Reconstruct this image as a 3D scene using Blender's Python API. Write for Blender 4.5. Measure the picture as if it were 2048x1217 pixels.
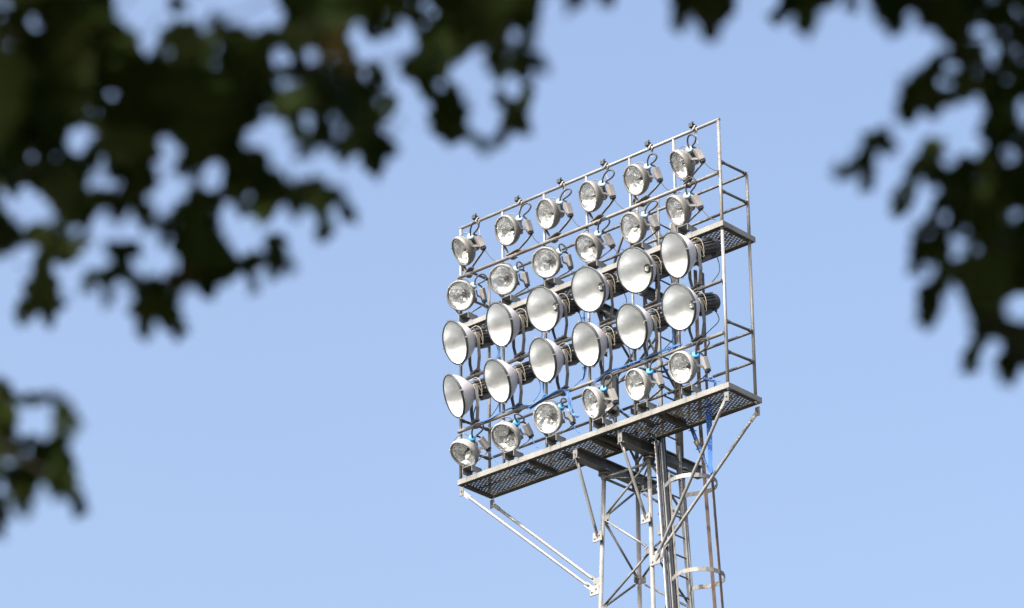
import bpy, math, random
from mathutils import Vector, Matrix
from mathutils.geometry import tessellate_polygon
for o in list(bpy.data.objects): bpy.data.objects.remove(o, do_unlink=True)
SC = bpy.context.scene
COL = SC.collection
V = Vector
# ------------------------------------------------------------------ camera
# mast coordinates: origin = front left corner of the lower platform, x along the lamp
# panel, y to its back, z up; the ground lies ZO below that corner.
ZO = 19.156
CAM = V((28.4827, -30.4146, 1.65))
CR = V((0.73967738, 0.67293485, -0.00600544))
CU = V((0.29543957, -0.31669783, 0.90134230))
CF = V((-0.60464274, 0.66847675, 0.43306581))
FPX = 7003.3                                      # focal length in pixels of a 2048 wide picture
cam_d = bpy.data.cameras.new('camera'); cam = bpy.data.objects.new('camera', cam_d); COL.objects.link(cam)
cam.matrix_world = Matrix(((CR.x, CU.x, -CF.x, CAM.x), (CR.y, CU.y, -CF.y, CAM.y), (CR.z, CU.z, -CF.z, CAM.z), (0, 0, 0, 1)))
cam_d.sensor_width = 36; cam_d.lens = 36 * FPX / 2048
cam_d.clip_start = .1; cam_d.clip_end = 9000
cam_d.dof.use_dof = True; cam_d.dof.focus_distance = 45; cam_d.dof.aperture_fstop = 2.75
SC.camera = cam
# ------------------------------------------------------------------ light
SUN_AZ = V((0.02, -1.0)).normalized(); SUN_EL = math.radians(43)
sun_dir = V((SUN_AZ.x * math.cos(SUN_EL), SUN_AZ.y * math.cos(SUN_EL), math.sin(SUN_EL)))
W = bpy.data.worlds.new('World'); SC.world = W; W.use_nodes = True
nt = W.node_tree; nt.nodes.clear()
sky = nt.nodes.new('ShaderNodeTexSky'); sky.sky_type = 'NISHITA'; sky.sun_disc = False
sky.sun_elevation = SUN_EL; sky.sun_rotation = math.atan2(SUN_AZ.x, SUN_AZ.y)
sky.altitude = 0; sky.air_density = 1.0; sky.dust_density = 9.5; sky.ozone_density = 2.0
bg = nt.nodes.new('ShaderNodeBackground'); bg.inputs['Strength'].default_value = .15
wo = nt.nodes.new('ShaderNodeOutputWorld')
nt.links.new(sky.outputs[0], bg.inputs[0]); nt.links.new(bg.outputs[0], wo.inputs[0])
sun_d = bpy.data.lights.new('sun', 'SUN'); sun_d.energy = 2.75; sun_d.angle = math.radians(.53); sun_d.color = (1, .975, .94)
sun = bpy.data.objects.new('sun', sun_d); COL.objects.link(sun)
sun.rotation_euler = (-sun_dir).to_track_quat('-Z', 'Y').to_euler(); sun.location = (0, -20, 60)
SC.view_settings.view_transform = 'Standard'; SC.view_settings.look = 'None'
SC.view_settings.gamma = 1; SC.view_settings.use_curve_mapping = False
SC.view_settings.exposure = 1.36
SC.render.engine = 'CYCLES'
SC.cycles.max_bounces = 8; SC.cycles.transparent_max_bounces = 12
SC.cycles.caustics_reflective = False; SC.cycles.caustics_refractive = False
SC.cycles.use_denoising = True

# ------------------------------------------------------------------ materials
def mat(name, col, rough=.6, metal=0., noise=None, rust=None, bump=0., spec=.5, dirt=None):
    m = bpy.data.materials.new(name); m.use_nodes = True
    n, l = m.node_tree.nodes, m.node_tree.links
    p = n['Principled BSDF']
    p.inputs['Base Color'].default_value = (*col, 1); p.inputs['Roughness'].default_value = rough
    p.inputs['Metallic'].default_value = metal; p.inputs['Specular IOR Level'].default_value = spec
    tc = n.new('ShaderNodeTexCoord'); last = None
    def noise_ramp(scale, detail, lo, hi, rr=.6):
        t = n.new('ShaderNodeTexNoise'); t.inputs['Scale'].default_value = scale; t.inputs['Detail'].default_value = detail
        t.inputs['Roughness'].default_value = rr
        l.new(tc.outputs['Object'], t.inputs['Vector'])
        r = n.new('ShaderNodeMapRange'); r.inputs[1].default_value = lo; r.inputs[2].default_value = hi
        l.new(t.outputs['Fac'], r.inputs[0]); return r.outputs[0], t
    def mix(fac, a, b):
        x = n.new('ShaderNodeMix'); x.data_type = 'RGBA'; l.new(fac, x.inputs[0])
        if isinstance(a, tuple): x.inputs[6].default_value = (*a, 1)
        else: l.new(a, x.inputs[6])
        x.inputs[7].default_value = (*b, 1); return x.outputs[2]
    cur = col
    if noise:                                     # second tone, scale
        f, t = noise_ramp(noise[1], 5, .36, .64); cur = mix(f, cur, noise[0])
    if dirt:
        f, t = noise_ramp(dirt[1], 6, dirt[2], dirt[2] + .14, .7); cur = mix(f, cur, dirt[0])
    if rust:                                      # amount 0..1
        f, t = noise_ramp(5.5, 7, .72 - .3 * rust, .86 - .3 * rust, .65); cur = mix(f, cur, (.075, .038, .024))
        inv = n.new('ShaderNodeMath'); inv.operation = 'MULTIPLY_ADD'; inv.inputs[1].default_value = -metal; inv.inputs[2].default_value = metal
        l.new(f, inv.inputs[0]); l.new(inv.outputs[0], p.inputs['Metallic'])
    if not isinstance(cur, tuple): l.new(cur, p.inputs['Base Color'])
    if bump:
        f, t = noise_ramp(90, 3, 0, 1); b = n.new('ShaderNodeBump'); b.inputs['Strength'].default_value = bump; b.inputs['Distance'].default_value = .004
        l.new(f, b.inputs['Height']); l.new(b.outputs[0], p.inputs['Normal'])
    return m
M_STEEL = mat('galvanised_steel', (.245, .25, .247), .52, .25, ((.175, .179, .178), 5), rust=.16, bump=.06)
M_RUSTY = mat('weathered_steel', (.20, .198, .19), .62, .15, ((.125, .12, .112), 6), rust=.55, bump=.08)
M_DULL = mat('dull_steel', (.145, .15, .15), .58, .25, ((.095, .097, .097), 8), rust=.2, bump=.15)
M_RUST = mat('rusted_steel', (.085, .050, .038), .8, 0, ((.13, .105, .092), 4), bump=.3)
M_FASCIA = mat('platform_edge_steel', (.20, .202, .195), .55, .15, ((.145, .146, .138), 3.2), rust=.24, dirt=((.11, .105, .085), 2.4, .60))
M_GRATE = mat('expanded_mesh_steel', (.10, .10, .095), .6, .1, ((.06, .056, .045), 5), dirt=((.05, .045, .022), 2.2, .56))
M_JOIST = mat('mossy_shaded_joist_steel', (.060, .057, .046), .8, 0, ((.034, .031, .018), 6))
M_BRACKET = mat('yoke_steel', (.17, .175, .175), .55, .3, ((.11, .105, .10), 12), rust=.25)
M_LAMPGREY = mat('weathered_lamp_enamel', (.20, .198, .187), .5, .1, ((.145, .14, .127), 9), spec=.4)
M_LAMPNEW = mat('light_grey_lamp_enamel', (.32, .32, .312), .42, .1, ((.25, .248, .24), 9), spec=.5)
M_BOX = mat('igniter_box_grey', (.25, .247, .243), .55, 0, ((.20, .19, .18), 14))
M_WHITEBOX = mat('white_box_paint', (.55, .545, .53), .5, 0, ((.44, .435, .42), 8))
M_BELL = mat('white_bell_enamel', (.55, .54, .57), .38, 0, ((.46, .45, .48), 6))
M_CHAR = mat('charcoal_casting', (.075, .078, .085), .48, .3, ((.055, .057, .062), 12))
M_BLACK = mat('black_rubber', (.022, .025, .032), .55)
M_BAND = mat('rim_gasket', (.035, .042, .045), .5, .2)
M_PALECAP = mat('sun_bleached_blue_cap', (.36, .52, .60), .5, 0, ((.30, .46, .55), 20))
M_BLUECAP = mat('bright_blue_cap', (.05, .27, .54), .45)
M_BLUE = mat('blue_cable_sheath', (.022, .10, .30), .55, 0, ((.035, .135, .34), 12), dirt=((.10, .12, .15), 9, .55))
M_BLUEBAG = mat('blue_webbing', (.022, .11, .43), .65, 0, ((.03, .13, .46), 12))
M_CHROME = mat('bright_steel', (.72, .72, .70), .25, .9)
M_WIRE = mat('tan_wire', (.34, .30, .22), .5, .3)
M_BARK = mat('bark', (.06, .05, .04), .9, 0, ((.035, .028, .022), 9), bump=.6)

def reflector_mat(name, facet):
    m = bpy.data.materials.new(name); m.use_nodes = True
    n, l = m.node_tree.nodes, m.node_tree.links; p = n['Principled BSDF']
    p.inputs['Metallic'].default_value = .72 if facet else .48; p.inputs['Base Color'].default_value = (.90, .91, .90, 1)
    tc = n.new('ShaderNodeTexCoord'); oi = n.new('ShaderNodeObjectInfo')
    fl = n.new('ShaderNodeVectorMath'); fl.operation = 'MULTIPLY'; fl.inputs[1].default_value = (1, 1, 0); l.new(tc.outputs['Object'], fl.inputs[0])
    nm = n.new('ShaderNodeVectorMath'); nm.operation = 'NORMALIZE'; l.new(fl.outputs[0], nm.inputs[0])
    rv = n.new('ShaderNodeMath'); rv.operation = 'MULTIPLY'; rv.inputs[1].default_value = 40; l.new(oi.outputs['Random'], rv.inputs[0])
    av = n.new('ShaderNodeVectorMath'); av.operation = 'ADD'; l.new(nm.outputs[0], av.inputs[0]); l.new(rv.outputs[0], av.inputs[1])
    tx = n.new('ShaderNodeTexNoise'); tx.inputs['Scale'].default_value = 2.2 if not facet else 4
    tx.inputs['Detail'].default_value = 5; l.new(av.outputs[0], tx.inputs['Vector'])
    r = n.new('ShaderNodeMapRange'); r.inputs[1].default_value = .3; r.inputs[2].default_value = .7
    r.inputs[3].default_value = .14 if facet else .32; r.inputs[4].default_value = .30 if facet else .46
    l.new(tx.outputs['Fac'], r.inputs[0]); l.new(r.outputs[0], p.inputs['Roughness'])
    cr = n.new('ShaderNodeMapRange'); cr.inputs[1].default_value = .25; cr.inputs[2].default_value = .75; cr.inputs[3].default_value = .76; cr.inputs[4].default_value = .92
    l.new(tx.outputs['Fac'], cr.inputs[0])
    cb = n.new('ShaderNodeCombineColor'); l.new(cr.outputs[0], cb.inputs[2]); wg = n.new('ShaderNodeMath'); wg.operation = 'MULTIPLY'; wg.inputs[1].default_value = .965; l.new(cr.outputs[0], wg.inputs[0]); l.new(wg.outputs[0], cb.inputs[1]); wr = n.new('ShaderNodeMath'); wr.operation = 'MULTIPLY'; wr.inputs[1].default_value = .94; l.new(cr.outputs[0], wr.inputs[0]); l.new(wr.outputs[0], cb.inputs[0]); l.new(cb.outputs[0], p.inputs['Base Color'])
    return m
M_REFL = reflector_mat('spun_aluminium_reflector', False)
M_FACET = reflector_mat('faceted_aluminium_reflector', True)
def glass_mat():
    m = bpy.data.materials.new('lamp_glass'); m.use_nodes = True
    n, l = m.node_tree.nodes, m.node_tree.links; n.clear()
    out = n.new('ShaderNodeOutputMaterial'); mx = n.new('ShaderNodeMixShader')
    tr = n.new('ShaderNodeBsdfTransparent'); tr.inputs[0].default_value = (.94, .96, .955, 1)
    gl = n.new('ShaderNodeBsdfGlossy'); gl.inputs['Roughness'].default_value = .06
    fr = n.new('ShaderNodeMapRange'); lw = n.new('ShaderNodeLayerWeight'); pw = n.new('ShaderNodeMath'); pw.operation = 'POWER'; pw.inputs[1].default_value = 5; l.new(lw.outputs['Facing'], pw.inputs[0]); l.new(pw.outputs[0], fr.inputs[0]); fr.inputs[3].default_value = .045; fr.inputs[4].default_value = .9
    tc = n.new('ShaderNodeTexCoord'); tx = n.new('ShaderNodeTexNoise'); tx.inputs['Scale'].default_value = 14; tx.inputs['Detail'].default_value = 4
    l.new(tc.outputs['Object'], tx.inputs['Vector'])
    df = n.new('ShaderNodeBsdfDiffuse'); df.inputs[0].default_value = (.5, .5, .48, 1)
    r = n.new('ShaderNodeMapRange'); r.inputs[1].default_value = .45; r.inputs[2].default_value = .8; r.inputs[3].default_value = .015; r.inputs[4].default_value = .12
    l.new(tx.outputs['Fac'], r.inputs[0])
    l.new(fr.outputs[0], mx.inputs[0]); l.new(tr.outputs[0], mx.inputs[1]); l.new(gl.outputs[0], mx.inputs[2])
    m2 = n.new('ShaderNodeMixShader'); l.new(r.outputs[0], m2.inputs[0]); l.new(mx.outputs[0], m2.inputs[1]); l.new(df.outputs[0], m2.inputs[2])
    l.new(m2.outputs[0], out.inputs[0]); return m
M_GLASS = glass_mat()
def leaf_mat(name, a, b):
    m = bpy.data.materials.new(name); m.use_nodes = True
    n, l = m.node_tree.nodes, m.node_tree.links; n.clear()
    out = n.new('ShaderNodeOutputMaterial'); oi = n.new('ShaderNodeObjectInfo')
    tc = n.new('ShaderNodeTexCoord'); tx = n.new('ShaderNodeTexNoise'); tx.inputs['Scale'].default_value = 3; l.new(tc.outputs['Object'], tx.inputs['Vector'])
    ad = n.new('ShaderNodeMath'); ad.operation = 'MULTIPLY_ADD'; ad.inputs[1].default_value = .5; l.new(tx.outputs['Fac'], ad.inputs[0])
    sb = n.new('ShaderNodeMath'); sb.operation = 'MULTIPLY'; sb.inputs[1].default_value = .6; l.new(oi.outputs['Random'], sb.inputs[0]); l.new(sb.outputs[0], ad.inputs[2])
    mx = n.new('ShaderNodeMix'); mx.data_type = 'RGBA'; l.new(ad.outputs[0], mx.inputs[0]); mx.inputs[6].default_value = (*a, 1); mx.inputs[7].default_value = (*b, 1)
    p = n.new('ShaderNodeBsdfPrincipled'); p.inputs['Roughness'].default_value = .65; p.inputs['Specular IOR Level'].default_value = .08
    l.new(mx.outputs[2], p.inputs['Base Color'])
    t = n.new('ShaderNodeBsdfTranslucent'); l.new(mx.outputs[2], t.inputs[0])
    ms = n.new('ShaderNodeMixShader'); ms.inputs[0].default_value = .2; l.new(p.outputs[0], ms.inputs[1]); l.new(t.outputs[0], ms.inputs[2])
    l.new(ms.outputs[0], out.inputs[0]); return m
M_LEAF = leaf_mat('maple_leaf_green', (.011, .023, .003), (.026, .037, .004))
M_LEAF2 = leaf_mat('maple_leaf_turning', (.040, .042, .006), (.042, .026, .007))

# ------------------------------------------------------------------ mesh helpers
def frame(d):
    d = V(d).normalized(); a = V((0, 0, 1)) if abs(d.z) < .9 else V((1, 0, 0))
    x = a.cross(d).normalized(); return x, d.cross(x)
class MB:
    def __init__(s): s.v, s.f, s.sm = [], [], []
    def add(s, vs, fs, smooth=False):
        o = len(s.v); s.v += [V(p) for p in vs]; s.f += [tuple(i + o for i in f) for f in fs]; s.sm += [smooth] * len(fs); return s
    def tube(s, pts, r, n=8, caps=True):
        pts = [V(p) for p in pts]; rings = []; x = None
        for i, p in enumerate(pts):
            d = (pts[min(i + 1, len(pts) - 1)] - pts[max(i - 1, 0)]).normalized()
            if x is None: x, y = frame(d)
            else:
                x = (x - d * x.dot(d)).normalized(); y = d.cross(x)
            rr = r[i] if isinstance(r, (list, tuple)) else r
            rings.append([p + x * math.cos(2 * math.pi * k / n) * rr + y * math.sin(2 * math.pi * k / n) * rr for k in range(n)])
        o = len(s.v)
        for g in rings: s.v += g
        for i in range(len(pts) - 1):
            for k in range(n):
                a, b = o + i * n + k, o + i * n + (k + 1) % n
                s.f.append((a, b, b + n, a + n)); s.sm.append(True)
        if caps:
            s.f.append(tuple(o + k for k in range(n))[::-1]); s.f.append(tuple(o + (len(pts) - 1) * n + k for k in range(n))); s.sm += [False, False]
        return s
    def bar(s, pts, w, h, side):
        """flat bar along pts; w across 'side', h across the third direction"""
        pts = [V(p) for p in pts]; o = len(s.v); side = V(side)
        for i, p in enumerate(pts):
            d = (pts[min(i + 1, len(pts) - 1)] - pts[max(i - 1, 0)]).normalized()
            x = (side - d * side.dot(d)).normalized(); y = d.cross(x)
            s.v += [p + x * a * w / 2 + y * b * h / 2 for a, b in ((-1, -1), (1, -1), (1, 1), (-1, 1))]
        for i in range(len(pts) - 1):
            for k in range(4):
                a, b = o + 4 * i + k, o + 4 * i + (k + 1) % 4
                s.f.append((a, b, b + 4, a + 4)); s.sm.append(False)
        e = o + 4 * (len(pts) - 1)
        s.f += [(o + 3, o + 2, o + 1, o), (e, e + 1, e + 2, e + 3)]; s.sm += [False, False]
        return s
    def box(s, c, size, ax=None):
        c = V(c); X, Y, Z = ax or (V((1, 0, 0)), V((0, 1, 0)), V((0, 0, 1)))
        vs = [c + X * size[0] / 2 * a + Y * size[1] / 2 * b + Z * size[2] / 2 * d for d in (-1, 1) for a, b in ((-1, -1), (1, -1), (1, 1), (-1, 1))]
        return s.add(vs, [(3, 2, 1, 0), (4, 5, 6, 7), (0, 1, 5, 4), (1, 2, 6, 5), (2, 3, 7, 6), (3, 0, 4, 7)])
    def lathe(s, prof, n=40, c=(0, 0, 0), ax=(0, 0, 1), smooth=True, caps=False):
        c = V(c); d = V(ax).normalized(); x, y = frame(d); o = len(s.v)
        for r, z in prof: s.v += [c + d * z + (x * math.cos(2 * math.pi * k / n) + y * math.sin(2 * math.pi * k / n)) * r for k in range(n)]
        for i in range(len(prof) - 1):
            for k in range(n):
                a, b = o + i * n + k, o + i * n + (k + 1) % n
                s.f.append((a, b, b + n, a + n)); s.sm.append(smooth)
        if caps:
            s.f.append(tuple(o + k for k in range(n))[::-1]); s.f.append(tuple(o + (len(prof) - 1) * n + k for k in range(n))); s.sm += [False, False]
        return s
    def mesh(s, name, m, off=V((0, 0, 0))):
        me = bpy.data.meshes.new(name); me.from_pydata([tuple(p - off) for p in s.v], [], s.f)
        me.materials.append(m); me.polygons.foreach_set('use_smooth', s.sm); me.update(); return me
def bevel(o, w=.004, seg=2):
    b = o.modifiers.new('edge', 'BEVEL'); b.width = w; b.segments = seg; b.limit_method = 'ANGLE'; b.angle_limit = math.radians(40); return o
def link(name, data, parent=None, local=None, label=None):
    o = bpy.data.objects.new(name, data); COL.objects.link(o)
    if parent: o.parent = parent
    if local is not None: o.matrix_local = local
    if label: o['label'] = label
    return o
def wpos(o):
    p = V((0, 0, 0))
    while o: p = p + o.location; o = o.parent
    return p
def part(name, mb, m, parent, label=None):       # mast coordinates in, placed under an unrotated parent
    return link(name, mb.mesh(name, m, wpos(parent) - V((0, 0, ZO))), parent, label=label)
def thing(name, label, cat, loc=(0, 0, 0), group=None):
    o = link(name, None); o.location = loc; o.empty_display_size = .2
    o['label'] = label; o['category'] = cat
    if group: o['group'] = group
    return o
def smooth(pts, n=6):
    pts = [V(p) for p in pts]; P = [pts[0]] + pts + [pts[-1]]; out = []
    for i in range(1, len(P) - 2):
        a, b, c, d = P[i - 1:i + 3]
        for k in range(n):
            t = k / n
            out.append(.5 * ((2 * b) + (c - a) * t + (2 * a - 5 * b + 4 * c - d) * t * t + (3 * b - a - 3 * c + d) * t ** 3))
    return out + [pts[-1]]
def ray(px, py): return CR * ((px - 1024) / FPX) - CU * ((py - 608.5) / FPX) + CF
CAML = CAM - V((0, 0, ZO))
def at(px, py, ax, val):                          # photo point -> mast coordinates on a plane of the mast
    d = ray(px, py); i = 'xyz'.index(ax); return CAML + d * ((val - CAML[i]) / d[i])
def project(p):                                   # mast coordinates -> photo point
    q = p - CAML; z = q.dot(CF); return 1024 + FPX * q.dot(CR) / z, 608.5 - FPX * q.dot(CU) / z, z

# ------------------------------------------------------------------ ground
gm = mat('asphalt_and_grass', (.058, .060, .054), .9, 0, ((.082, .080, .072), .6), bump=.4)  # unseen asphalt and grass, neutral grey chosen for its reflection in the lamps
g = MB().add([(-3000, -3000, -ZO), (3000, -3000, -ZO), (3000, 3000, -ZO), (-3000, 3000, -ZO)], [(0, 1, 2, 3)])
go = link('ground', g.mesh('ground', gm, V((0, 0, -ZO)))); go['kind'] = 'structure'; go['label'] = 'asphalt and grass ground below the mast and trees'

# ------------------------------------------------------------------ mast
PW, PD, ZM, ZT = 4.5, .65, 2.2, 3.62
mast = thing('floodlight_mast', 'tall grey steel lattice floodlight mast with two walkway platforms and lamp rails', 'mast', (2.35, .925, 0))
XL, XR, YF, YB, ZB = 1.98, 2.72, .60, 1.25, -.28
def leg(i, j, z):                                 # i: 0 left 1 right, j: 0 front 1 back
    s = .030 * max(0, ZB - z); return V(((XL - s, XR + s)[i], (YF - s, YB + s)[j], z))
for i in (0, 1):
    for j in (0, 1):
        part('leg', MB().tube([leg(i, j, ZB - .03), leg(i, j, -8), leg(i, j, -ZO + .3)], .028, 14), M_STEEL, mast)
        part('leg_extension', MB().tube([leg(i, j, -.12), leg(i, j, ZM - .2)], .026, 12), M_DULL, mast)
        part('footing', MB().box(leg(i, j, -ZO + .13), (.7, .7, .34)), mat_foot if 'mat_foot' in globals() else M_JOIST, mast)
        part('flange_plate', MB().lathe([(.075, -.022), (.075, .0)], 16, leg(i, j, ZB - .02), caps=True).lathe([(.075, 0), (.075, .022)], 16, leg(i, j, ZB + .006), caps=True)
             .lathe([(.034, -.09), (.05, -.024)], 12, leg(i, j, ZB - .02)), M_DULL, mast)
def brace(p, q, r=.016, m=M_STEEL, name='brace'):
    p, q = V(p), V(q); d = (q - p).normalized(); e = .07
    x, y = frame(d); mb = MB().tube([p + d * e, q - d * e], r, 8)
    # flattened, bolted ends
    for a, s in ((p, 1), (q, -1)):
        mb.bar([a + d * s * .02, a + d * s * (e + .03)], r * 2.6, .008, x)
    return part(name, mb, m, mast)
def gusset(i, j, z, dx, dy):
    p = leg(i, j, z); mb = MB()
    if dx: mb.box(p + V((dx * .065, 0, 0)), (.08, .010, .085))
    if dy: mb.box(p + V((0, dy * .065, 0)), (.010, .08, .085))
    for k in (-.03, .03):
        if dx: mb.lathe([(.011, -.012), (.011, .012)], 6, p + V((dx * .08, 0, k)), (0, 1, 0), False, True)
        if dy: mb.lathe([(.011, -.012), (.011, .012)], 6, p + V((0, dy * .08, k)), (1, 0, 0), False, True)
    bevel(part('gusset_plate', mb, M_DULL, mast), .003, 1)
# zigzag bracing of the four faces; nodes alternate between the leg pairs
zs = [-.33, -.91, -1.55, -2.13]
while zs[-1] > -ZO + 1.4: zs.append(zs[-1] - .62 * (1 + .02 * len(zs)))
for k, z in enumerate(zs):
    for (i, j) in (((1, 0), (0, 1)) if k % 2 == 0 else ((0, 0), (1, 1))):
        gusset(i, j, z, 1 if i == 0 else -1, 1 if j == 0 else -1)
    if k == 0: continue
    z0 = zs[k - 1]
    A, B = ((1, 0), (0, 1)), ((0, 0), (1, 1))
    tops, bots = (A, B) if k % 2 == 1 else (B, A)
    for (i, j) in tops:
        for (a, b) in bots: brace(leg(i, j, z0) + (leg(a, b, z) - leg(i, j, z0)).normalized() * .05, leg(a, b, z) - (leg(a, b, z) - leg(i, j, z0)).normalized() * .05, .0155, M_STEEL if k % 3 else M_DULL)
for (a, b) in (((0, 0), (1, 0)), ((0, 0), (0, 1)), ((1, 0), (1, 1)), ((0, 1), (1, 1))):   # ring of struts under the head
    brace(leg(*a, -.36), leg(*b, -.36), .018, M_STEEL, 'cross_strut')
brace(leg(0, 0, -.36), leg(1, 1, -.36), .012, M_DULL, 'cross_strut'); brace(leg(0, 1, -.37), leg(1, 0, -.37), .012, M_DULL, 'cross_strut')
uz = [.05, .75, 1.4, 2.0]
for k in range(3):
    A, B = ((1, 0), (0, 1)), ((0, 0), (1, 1)); tops, bots = (A, B) if k % 2 else (B, A)
    for (i, j) in bots:
        for (a, b) in tops: brace(leg(i, j, uz[k]), leg(a, b, uz[k + 1]), .0165, M_DULL)
for k in range(1, 3):
    for (i, j) in (((1, 0), (0, 1)) if k % 2 else ((0, 0), (1, 1))): gusset(i, j, uz[k], 1 if i == 0 else -1, 1 if j == 0 else -1)
def ibeam(x, y0, y1, zt, h=.15, w=.11):
    mb = MB().box((x, (y0 + y1) / 2, zt - .006), (w, y1 - y0, .012)).box((x, (y0 + y1) / 2, zt - h + .006), (w, y1 - y0, .012)).box((x, (y0 + y1) / 2, zt - h / 2), (.010, y1 - y0 - .002, h - .024))
    part('support_beam', mb, M_DULL, mast)
for x in (XL, XR): ibeam(x, .06, 1.62, -.115); ibeam(x, .06, 1.40, ZM - .115, .13, .09)
# platforms
def platform(z, name_extra):
    pl = link('platform', MB().box((PW / 2, PD / 2, z - .045), (PW - .03, .012, .012)).mesh('platform', M_JOIST, V((2.35, .925, -ZO))), mast)
    h, t = .074, .012
    def channel(p0, p1, inward, m=M_FASCIA, name='edge_channel'):
        p0, p1 = V(p0), V(p1); c = (p0 + p1) / 2; d = (p1 - p0); L = d.length; d.normalize(); n = V(inward)
        mb = MB().box(c + n * t / 2 - V((0, 0, h / 2)), (L, t, h), (d, n, V((0, 0, 1))))
        bevel(part(name, mb, m, pl), .003, 1)
        part('edge_flange', MB().box(c + n * (t + .034) + V((0, 0, -h + .010)), (L - .16, .062, .014), (d, n, V((0, 0, 1)))), M_JOIST, pl)  # dark colour carries the shade on the underside of the lip
    channel((0, 0, z), (PW, 0, z), (0, 1, 0)); channel((PW - .001, PD, z), (.001, PD, z), (0, -1, 0), M_JOIST)
    channel((0, PD - t, z), (0, t, z), (1, 0, 0)); channel((PW, t, z), (PW, PD - t, z), (-1, 0, 0))
    for x in (1.2, 2.27, 2.38, 3.35):
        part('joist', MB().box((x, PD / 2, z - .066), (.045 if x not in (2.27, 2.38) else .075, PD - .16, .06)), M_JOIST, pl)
    # expanded metal deck: strands weaving a diamond lattice
    mb = MB(); sx, sy = .085, .052; nx, ny = int((PW - .03) / sx), int((PD - .05) / sy)
    rnd = random.Random(5)
    for j in range(ny):
        for i in range(nx):
            x0, y0 = .02 + i * sx, .028 + j * sy; ym = y0 + sy / 2; xm = x0 + sx / 2
            for (a, b) in (((x0, ym), (xm, y0)), ((xm, y0), (x0 + sx, ym)), ((x0 + sx, ym), (xm, y0 + sy)), ((xm, y0 + sy), (x0, ym))):
                a, b = V((a[0], a[1], z - .030)), V((b[0], b[1], z - .030)); d = (b - a); n = V((-d.y, d.x, 0)).normalized() * .0050
                lo, hi = V((0, .003, -.005)), V((0, -.003, .003))
                mb.add([a - n + lo, b - n + lo, b + n + lo, a + n + lo, a - n + hi, b - n + hi, b + n + hi, a + n + hi],
                       [(3, 2, 1, 0), (4, 5, 6, 7), (0, 1, 5, 4), (2, 3, 7, 6)])
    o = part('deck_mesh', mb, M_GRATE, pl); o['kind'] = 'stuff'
    # solid mats of dirt and moss lying on the mesh
    for (x, y, w, d_) in ((2.33, .36, .30, .42), (.9, .40, .12, .2), (3.35, .34, .14, .5), (3.02, .22, .10, .3), (1.62, .4, .1, .42)):
        mo = MB(); ring = [V((x + math.cos(a) * w / 2 * rnd.uniform(.7, 1.1), y + math.sin(a) * d_ / 2 * rnd.uniform(.8, 1.05), z - .022)) for a in [2 * math.pi * k / 14 for k in range(14)]]
        mo.add(ring + [p + V((0, 0, .012)) for p in ring], [tuple(range(14))[::-1], tuple(range(14, 28))] + [(k, (k + 1) % 14, 14 + (k + 1) % 14, 14 + k) for k in range(14)])
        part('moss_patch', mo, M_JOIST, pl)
    return pl
platform(0, 'lower'); platform(ZM, 'upper')
# front posts, rails, guard rails
PX = [.05 + k * (PW - .09) / 6 for k in range(7)]
PX[0], PX[6] = .03, 4.46
for k, x in enumerate(PX):
    r = .0215 if k in (0, 6) else .0190
    part('front_post', MB().tube([(x, .035, .0), (x, .035, ZM - .12)], r, 12), M_STEEL, mast)
    part('front_post', MB().tube([(x, .035, ZM - .115), (x, .035, ZM + .40), (x, .035, ZT)], r, 12), M_STEEL if k != 6 else M_RUSTY, mast)
def rail(a, b, r=.024, m=M_STEEL, name='rail'): return part(name, MB().tube([a, V(a).lerp(V(b), .5), b], r, 12), m, mast)
rail((PX[0] - .02, .035, ZT + .018), (PX[6] + .02, .035, ZT + .018), .0215, M_STEEL, 'top_rail')
rail((PX[0], -.012, 2.885), (PX[6], -.012, 2.865), .0235, M_RUSTY, 'lamp_rail')
rail((PX[0], -.012, 1.375), (PX[6], -.012, 1.370), .0235, M_DULL, 'lamp_rail')
rail((PX[0], -.012, .660), (PX[6], -.012, .660), .0235, M_RUSTY, 'lamp_rail')
YG = .585
for x, zt in ((.03, 3.08), (4.45, 3.11)):
    part('back_post', MB().tube([(x, YG, .0), (x, YG, ZM - .11)], .0205, 12), M_STEEL, mast)
    part('back_post', MB().tube([(x, YG, ZM - .1), (x, YG, zt)], .0205, 12), M_STEEL, mast)
for x in (1.10, 2.99): part('back_post', MB().tube([(x, YG, ZM - .1), (x, YG, 3.24 if x > 2 else 3.1)], .019, 12), M_STEEL, mast)
for x in (1.10, 2.2, 3.4): part('back_post', MB().tube([(x, YG, 0), (x, YG, .90)], .018, 12), M_STEEL, mast)
for z, m in ((3.08, M_DULL), (2.67, M_DULL), (.885, M_DULL), (.475, M_DULL)):
    rail((.03, YG, z), (4.45, YG, z), .0185, m, 'guard_rail')
    for x in (.03, 4.46):
        a, b = V((x, .05, z - .03 if z > 2 else z - .04)), V((x, YG - .03, z - .01))
        rail(a, b, .0175, M_DULL if x > 1 else M_RUSTY, 'side_rail')
        for p in (a + V((0, .03, 0)), b - V((0, .03, 0))): part('clamp', MB().lathe([(.025, -.024), (.025, .024)], 12, p, (0, 1, 0), False, True), M_DULL, mast)
# raking props behind the upper frame
for a, b in (((2.61, YG, 3.40), (2.02, .62, ZM)), ((2.66, YG, 3.36), (3.12, .62, ZM)), ((2.64, YG, 3.36), (2.64, .60, ZM)), ((2.35, .60, 2.75), (2.9, .62, ZM)), ((3.0, YG, 2.72), (3.45, .9, ZM))):
    brace(a, b, .019, M_DULL, 'prop')
part('back_post', MB().tube([(2.64, YG, ZM - .1), (2.64, YG, 3.42)], .019, 12), M_STEEL, mast)
part('back_column', MB().tube([(2.98, .90, -.1), (2.98, .90, ZM + .8)], .036, 14), M_RUSTY, mast)
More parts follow.
